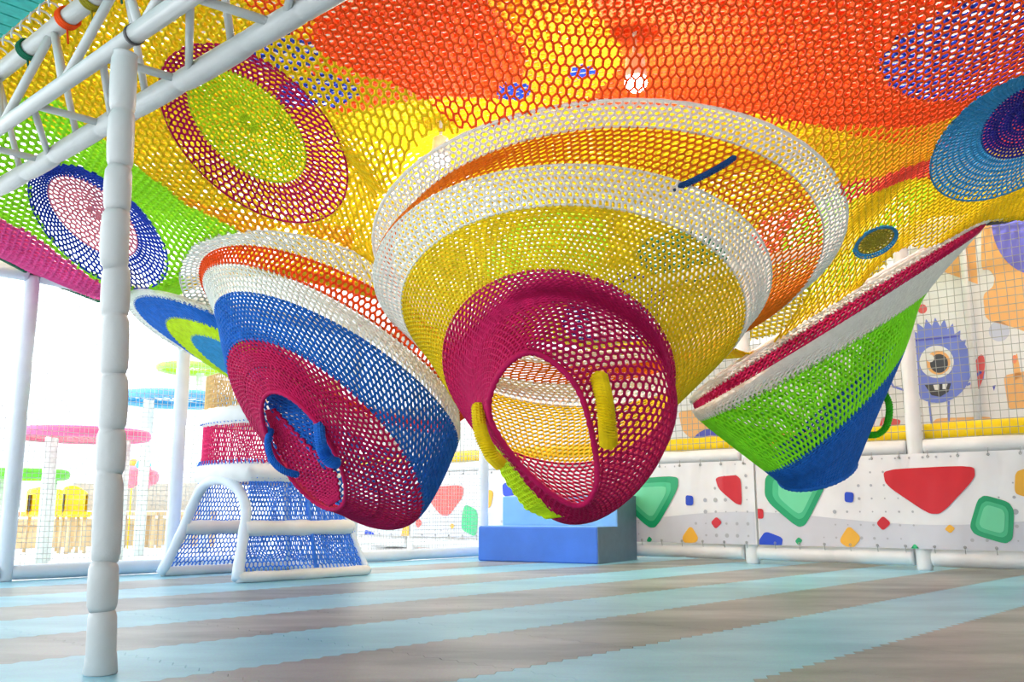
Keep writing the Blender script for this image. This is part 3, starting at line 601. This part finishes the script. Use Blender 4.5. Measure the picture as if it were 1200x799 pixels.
# one-eyed monster
spk = []
for i in range(11):
    t = math.radians(-165 + 15 * i) ; 
    spk += [(1096 + 36 * math.cos(t - .1), 424 + 42 * math.sin(t - .1)), (1096 + 44 * math.cos(t) * .95, 424 + 52 * math.sin(t))]
body = mprint(ell(1098, 429, 41, 43, 0, 40), 'peri', .006, 'monster_print', label='blue one-eyed monster print')
mprint(spk + [(1125, 410), (1070, 410)], 'peri', .005, 'hair_print', body); mprint([(1066, 399), (1124, 393), (1124, 395), (1066, 401)], 'line', .010, 'brow_print', body)
mprint(ell(1098, 424, 20, 19, 0), 'white', .009, 'eye_print', body); mprint(ell(1100, 425, 14, 14, 0), 'peach', .012, 'iris_print', body); mprint(ell(1101, 426, 10.5, 11, 0), 'dark', .015, 'pupil_print', body); mprint(ell(1091, 420, 4.5, 4.5, 0), 'white', .018, 'glint_print', body)
mprint([(1084, 451), (1115, 449), (1112, 459), (1102, 465), (1092, 463)], 'dark', .010, 'mouth_print', body); mprint([(1094, 451), (1101, 450.5), (1101, 457), (1096, 457)], 'white', .013, 'tooth_print', body); mprint([(1105, 450), (1111, 449.7), (1109, 456), (1105, 456)], 'white', .013, 'tooth_print', body)
def stroke(pts, w): 
    p = np.array(pts, float); t = np.gradient(p, axis=0); nn = np.stack([-t[:, 1], t[:, 0]], 1); nn /= np.linalg.norm(nn, axis=1, keepdims=True)
    return np.concatenate([p + nn * w, (p - nn * w)[::-1]])
for s in ([(1066, 459), (1047, 453), (1040, 440)], [(1133, 451), (1152, 444), (1153, 434)], [(1089, 470), (1092, 495), (1094, 520)], [(1112, 470), (1112, 495), (1112, 515)], [(1040, 440), (1035, 436)], [(1040, 440), (1044, 432)]):
    mprint(stroke(s, 1.3), 'peri', .005, 'limb_print', body)
for px in (1143, 1166):
    b0 = on_plane(px + 5, 520, U, UM - .06) @ V
    if px == 1143: obj('wall_pipe', *pipe(R(UM - .06, b0, 0), R(UM - .06, b0, 4.5), .03, 10), PAD, wall)

# ------------------------------------------------------------------ blue foam steps
o0 = R(6.48, 6.22); dv = R(6.76, 5.04) - o0; wdt = np.linalg.norm(dv); dv /= wdt; du = np.cross(Z, dv); du = du if du @ U > 0 else -du
steps = thing('foam_steps', tuple(o0 + dv * wdt / 2 + du * .48), 'two-step blue foam block standing before the fence', 'steps')
STEPB = mat('blue_foam_vinyl', srgb(70, 124, 228), .45, .05, 5, .1, 60); STEPL = mat('light_blue_foam_vinyl', srgb(130, 192, 250), .45, .05, 5, .1, 60); STEP_SHADE = mat('shaded_foam_vinyl', srgb(96, 122, 140), .5, .06, 12, .15, 80)
def rbox(name, a, b, z0, z1, m, parent, label=None, bev=.014):
    c = o0 + dv * wdt / 2 + du * (a + b) / 2 + Z * (z0 + z1) / 2
    o = obj(name, *boxv(c, dv * wdt / 2, du * (b - a) / 2, Z * (z1 - z0) / 2), m, parent, False, label)
    md = o.modifiers.new('bevel', 'BEVEL'); md.width = bev; md.segments = 3; return o
rbox('lower_step', 0, .46, 0, .315, STEPB, steps, 'blue lower step'); rbox('upper_step', .465, .93, 0, .60, STEPL, steps, 'light blue upper step')
c = o0 + dv * (wdt + .001); q = [(0, 0), (.93, 0), (.93, .60), (.465, .60), (.465, .315), (0, .315)]
pv = [c + du * a + Z * b for a, b in q] + [c + dv * .006 + du * a + Z * b for a, b in q]
obj('shaded_side', pv, [(0, 5, 4, 3, 2, 1)[::-1], (6, 7, 8, 9, 10, 11)[::-1]] + [(i, (i + 1) % 6, 6 + (i + 1) % 6, 6 + i) for i in range(6)], STEP_SHADE, steps, False, 'side of the steps with its shade put into the colour')  # shaded side of the blue steps, painted as a thin greyer skin
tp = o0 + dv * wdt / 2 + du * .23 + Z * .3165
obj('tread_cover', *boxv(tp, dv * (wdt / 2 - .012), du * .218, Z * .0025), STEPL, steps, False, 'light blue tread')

# ------------------------------------------------------------------ net tower at left
tower = thing('climbing_net_tower', tuple(R(4.05, 5.9)), 'blue and crimson net tower with white padded hoops and an arched opening', 'net tower')
def prof_t(z):
    k = min(1, z / .7); w = (1 - k) ** 1.6
    return 3.55 - .15 * w, 4.40 + .14 * w, 5.55 - .15 * w, 6.30 + .12 * w      # u0 u1 v0 v1
def tpt(s, z, grow=0.0):
    """around the tower: s 0..1 front side, 1..2 far side, 2..3 back, 3..4 the side with the opening"""
    out = np.zeros((len(s), 3)); e = .13
    for i, (a, b) in enumerate(zip(s, z)):
        u0, u1, v0, v1 = prof_t(b); a = a % 4; k = int(a); t = a - k
        q = [(u0 + (u1 - u0) * t, v0), (u1, v0 + (v1 - v0) * t), (u1 - (u1 - u0) * t, v1), (u0, v1 - (v1 - v0) * t)][k]
        cu, cv = (u0 + u1) / 2, (v0 + v1) / 2; x = (q[0] - cu) / ((u1 - u0) / 2); y = (q[1] - cv) / ((v1 - v0) / 2)
        rr = min(1, .25 + b * .9); f = (1 - rr * .14 * (x * y) ** 2); out[i] = R(cu + x * f * (u1 - u0) / 2 * (1 + grow), cv + y * f * (v1 - v0) / 2 * (1 + grow), b)
    return out
def tnet(col, s0, s1, z0, z1, cell, r, label):
    a, b = lattice(lambda s, t: tpt(s0 + (s1 - s0) * s, z0 + (z1 - z0) * t), round((s1 - s0) * 1.0 / cell), round((z1 - z0) / cell), r, wrap=False, jit=.09)
    quads('net_wall', *strands(a, b, r), Y[col], tower, label=label)
tnet('tower_blue', 0, 3, .03, .32, .031, .0050, 'blue lower net'); tnet('tower_blue', 0, 3, .36, .68, .031, .0050, 'blue upper net')
tnet('tower_crimson', 0, 4, .76, 1.06, .033, .0046, 'crimson net'); tnet('tan', 0, 4, 1.14, 1.42, .033, .0045, 'tan net')
def hoop(s0, s1, z, r, name, m=PAD, n=90, lab=None):
    s = np.linspace(s0, s1, n); p = tpt(s, np.full(n, z)); rr = r * (1 + .05 * np.sin(np.arange(n) * .55) + .03 * rng.normal(size=n)); return obj(name, *sweep(p, rr, 12), m, tower, label=lab)
hoop(0, 3, .034, .036, 'base_pad'); hoop(0, 3, .34, .052, 'middle_pad')
for z0, z1, nm in ((.65, .785, 'belt_pad'), (1.05, 1.18, 'belt_pad')):
    n = 120; s = np.linspace(0, 4, n, endpoint=False); pr_ = []
    zz = np.linspace(z0, z1, 7); bul = np.array([0, .025, .037, .04, .037, .025, 0])
    v = np.concatenate([tpt(s, np.full(n, z), g * 2.0 * (1 + .0)) + rng.normal(0, .0022, (n, 3)) for z, g in zip(zz, bul)])
    obj(nm, v, [(k * n + i, k * n + (i + 1) % n, (k + 1) * n + (i + 1) % n, (k + 1) * n + i) for k in range(6) for i in range(n)], PAD, tower)
zs = np.linspace(.02, .68, 24)
for k, s in enumerate((0.0, 1.0, 2.0, 3.0)):
    if k in (0, 3): continue
    obj('corner_pad', *sweep(tpt(np.full(24, s + .0001), zs), .022, 10), PADB, tower)
# arched frame on the side with the opening
za = np.linspace(0.0, 1, 50); fr = []
for t in za:
    u0, u1, v0, v1 = prof_t(0); 
ang = np.linspace(0, math.pi, 25)
legL = [(3.0 + .0, z) for z in np.linspace(.02, .40, 10)]; legR = [(4.0, z) for z in np.linspace(.40, .02, 10)]
archp = [(3.5 - .5 * math.cos(t), .40 + .27 * math.sin(t)) for t in ang]
path = np.array(legL + archp[1:-1] + legR); pp = tpt(np.where(path[:, 0] >= 3.9999, 3.9999, path[:, 0]), path[:, 1])
obj('arch_pad', *sweep(pp, .036 * (1 + .06 * np.sin(np.arange(len(pp)) * 1.3)), 12), PADB, tower, label='pale padded arch round the opening')
obj('spine_pole', *pipe(R(4.6, 6.0, 0), R(4.42, 5.98, .68), .022, 10), PADB, tower)
obj('spine_pole', *pipe(R(4.05, 5.42, 0.02), R(4.03, 5.57, .68), .014, 10), Y['tower_blue'], tower, label='blue bound rib')
m = MB(); 
for z, s1 in ((.03, 3), (.34, 3), (.30, 3), (.67, 3), (.77, 4), (1.06, 4)):
    for s in np.arange(0.01, s1, .055):
        a = tpt(np.array([s]), np.array([z + .035]), .03)[0]; b = tpt(np.array([s + .02]), np.array([max(.02, z + .004)]), .05)[0]; m.add(*pipe(a, b, .004, 4))
o = m.build('lacing', Y['tower_blue'], tower); o['kind'] = 'stuff'

# ------------------------------------------------------------------ left fence
VF = 6.72
lf = thing('net_fence', tuple(R(3.2, VF)), 'tall white padded frame fence with fine netting at far left', 'fence')
def lu(px, py): q = on_plane(px, py, V, VF); return q @ U
us = [lu(12, 600), lu(204, 600)]; us = [us[0] - 1.75] + us + [us[1] + 1.7, us[1] + 3.4]
for u in us: v, f = padded(R(u, VF), R(u, VF, 2.06), .05, .55, .07, .03, 14); obj('post', v, f, PADB, lf)
for a, b in zip(us[:-1], us[1:]):
    for z, r in ((.055, .05), (2.08, .06)): v, f = padded(R(a + .04, VF, z), R(b - .04, VF, z), r, .8, .06, .03, 14); obj('rail', v, f, PADB, lf)
    netting('netting', lf, lambda q, z: R(q, VF, z), a + .05, b - .05, .10, 2.03, .036, .0018, CORDW)

# ------------------------------------------------------------------ hall beyond the left fence
VB = 9.0
def bp(px, py, v): return on_plane(px, py, V, v)
HOOPS = [((97, 510), 70, .05, 'magenta', 'pink', 'large pink net hoop on posts beyond the left fence', 9.0, ((62, 506), (157, 470))), ((25, 556), 50, .05, 'leaf', 'lime', 'green net hoop low beyond the left fence', 9.6, ()),
         ((205, 468), 60, .05, 'sky', 'sky', 'light blue net hoop high beyond the left fence', 10.0, ()), ((225, 432), 34, .05, 'lime', 'lime', 'lime net hoop above the light blue one', 12.6, ())]
for (cx, cy), w, r, col, fill, lab, vb, posts in HOOPS:
    c = bp(cx, cy, vb); e = bp(cx + w, cy, vb); rad = abs((e - c) @ U) * .95
    t = thing('net_hoop', (c[0], c[1], 0), lab, 'play hoop'); th = np.linspace(0, 2 * math.pi, 48, endpoint=False)
    obj('hoop', *sweep([c + rad * (math.cos(a) * U + math.sin(a) * V) for a in th], r, 10, True), mat('pad_' + col, srgb(*{'magenta': (240, 110, 160), 'leaf': (110, 220, 60), 'sky': (100, 180, 235), 'lime': (160, 240, 90)}[col]), .5), t)
    def fn(s, t_): 
        a = 2 * math.pi * s; k = .08 + .92 * t_; return c[None] + (rad * k * np.cos(a))[:, None] * U + (rad * k * np.sin(a))[:, None] * V - (.05 * (1 - t_ ** 2))[:, None] * Z
    a, b = lattice(fn, 26, 6, .008); quads('net', *strands(a, b, .006), Y[fill], t)
    for sgn in ((-.5, .74) if w > 40 else (-.3, .3)):
        q = c + U * rad * sgn; obj('leg', *pipe(np.array([q[0], q[1], -.016]), q + Z * .02, .058, 12), mat('pale_green_pole', (.74, .84, .80), .4), t)
YC = mat('yellow_seat', srgb(255, 214, 30), .5); WOOD = mat('pale_wood', srgb(214, 190, 150), .6, .1, 8); GB = mat('grey_board', srgb(196, 192, 182), .7)
GBS = [(97, 582, 15), (153, 582, 11), (184, 583, 15), (222, 584, 14)]
for i, (px, py, w) in enumerate(GBS):
    c = bp(px, 640, 12.2); c = np.array([c[0], c[1], 0]); hw = w * .0125
    t = thing('slatted_chair', tuple(c - Z * .016), 'grey-backed wooden chair beyond the left fence, ' + ['leftmost of the row', 'second from left of the row', 'third from left of the row', 'rightmost of the row'][i], 'chair', 'chairs beyond the left fence')
    zt = bp(px, 566, 12.2)[2]; zb = bp(px, 598, 12.2)[2]
    obj('backrest', *boxv(c + Z * (zt + zb) / 2, U * hw, V * .02, Z * (zt - zb) / 2), GB, t, False); obj('seat', *boxv(c + Z * (zb - .04) - V * .18, U * hw, V * .2, Z * .025), WOOD, t, False)
    for a in (-1, 1):
        for q in (0, -.34): obj('leg', *boxv(c + U * a * (hw - .03) + V * q + Z * ((zb - .05) / 2 - .008), U * .025, V * .025, Z * ((zb - .05) / 2 + .008)), WOOD, t, False)
for px, py, w, lab in ((55, 588, 22, 'yellow rounded chair beyond the left fence, nearer the corner post'), (84, 585, 12, 'small yellow chair beside the grey-backed chairs'), (-3, 588, 14, 'orange chair at left edge beyond the fence')):
    vv_ = 11.6 if w != 12 else 11.0; c = bp(px, 640, vv_); c = np.array([c[0], c[1], 0]); hw = w * .012; t = thing('tub_chair', tuple(c - Z * .016), lab, 'chair'); z1 = bp(px, 570, 11.6)[2]; mm = YC if px > 0 else mat('orange_seat', srgb(255, 150, 60), .5)
    th = np.linspace(0, math.pi, 9); v = []
    for z in (.42, z1):
        for rr in (1, .8):
            v += [c + U * hw * rr * math.cos(a) + V * hw * rr * math.sin(a) + Z * (z - .1 * (1 - math.sin(a)) * (z > .5)) for a in th]
    n9 = 9; f = []
    for i in range(8): f += [(i, i + 1, 19 + i, 18 + i), (9 + i, 27 + i, 28 + i, 10 + i), (18 + i, 19 + i, 28 + i, 27 + i)]
    obj('shell', v, f, mm, t); obj('seat', *boxv(c + Z * .42, U * hw * .9, V * hw * .9, Z * .03), mm, t, False)
    for a in (-1, 1):
        for b in (-1, 1): obj('leg', *pipe(c + U * a * hw * .7 + V * b * hw * .7 - Z * .016, c + U * a * hw * .6 + V * b * hw * .6 + Z * .4, .02, 8), WOOD, t)
lowf = thing('wooden_barrier', tuple(bp(110, 650, 13.0) * np.array([1, 1, 0]) - Z * .016), 'long pale wooden slat barrier far beyond the left fence', 'barrier')
b0, b1 = bp(-60, 600, 13.0) @ U, bp(250, 600, 13.0) @ U; ztop = bp(100, 604, 13.0)[2]
for k, u in enumerate(np.linspace(b0, b1, 34)): obj('slat', *boxv(R(u, 13.0, ztop * .42 - .008), U * .055, V * .012, Z * (ztop * .42 + .008)), WOOD, lowf, False)
obj('rail', *boxv(R((b0 + b1) / 2, 12.97, ztop * .8), U * (b1 - b0) / 2, V * .02, Z * .04), WOOD, lowf, False)
def ball(c, r, n=14):
    v = []; f = []
    for i in range(n // 2 + 1):
        for j in range(n): a = math.pi * i / (n // 2); b = 2 * math.pi * j / n; v.append(c + r * np.array([math.sin(a) * math.cos(b), math.sin(a) * math.sin(b), 1.12 * math.cos(a)]))
    for i in range(n // 2):
        for j in range(n): f.append((i * n + j, i * n + (j + 1) % n, (i + 1) * n + (j + 1) % n, (i + 1) * n + j))
    return v, f
for px, py, r, rgb, lab in ((168, 547, .10, (90, 200, 230), 'blue balloon above the pink flower on a yellow stem'), (156, 546, .085, (255, 170, 70), 'orange balloon left of the blue balloon')):
    vv_ = 11.45 if r > .09 else 11.9; c = bp(px, py, vv_); t = thing('balloon', tuple(c), lab, 'balloon'); obj('balloon_skin', *ball(c, r), mat('rubber_%d' % rgb[0], srgb(*rgb), .3), t); obj('stick', *pipe(c - Z * r, np.array([c[0], c[1], -.016]), .008, 6), YPAD, t)
c = bp(165, 559, 11.1); t = thing('flower_stand', (c[0], c[1], -.016), 'pink balloon flower on a yellow stem beyond the left fence', 'decoration')
for k in range(5): obj('petal', *ball(c + .15 * (math.cos(k * 1.257) * U + .5 * math.sin(k * 1.257) * Z), .085), mat('pink_rubber', srgb(255, 140, 160), .3), t)
obj('stem', *pipe(c - V * .03, np.array([c[0], c[1], -.016]), .025, 8), YPAD, t)
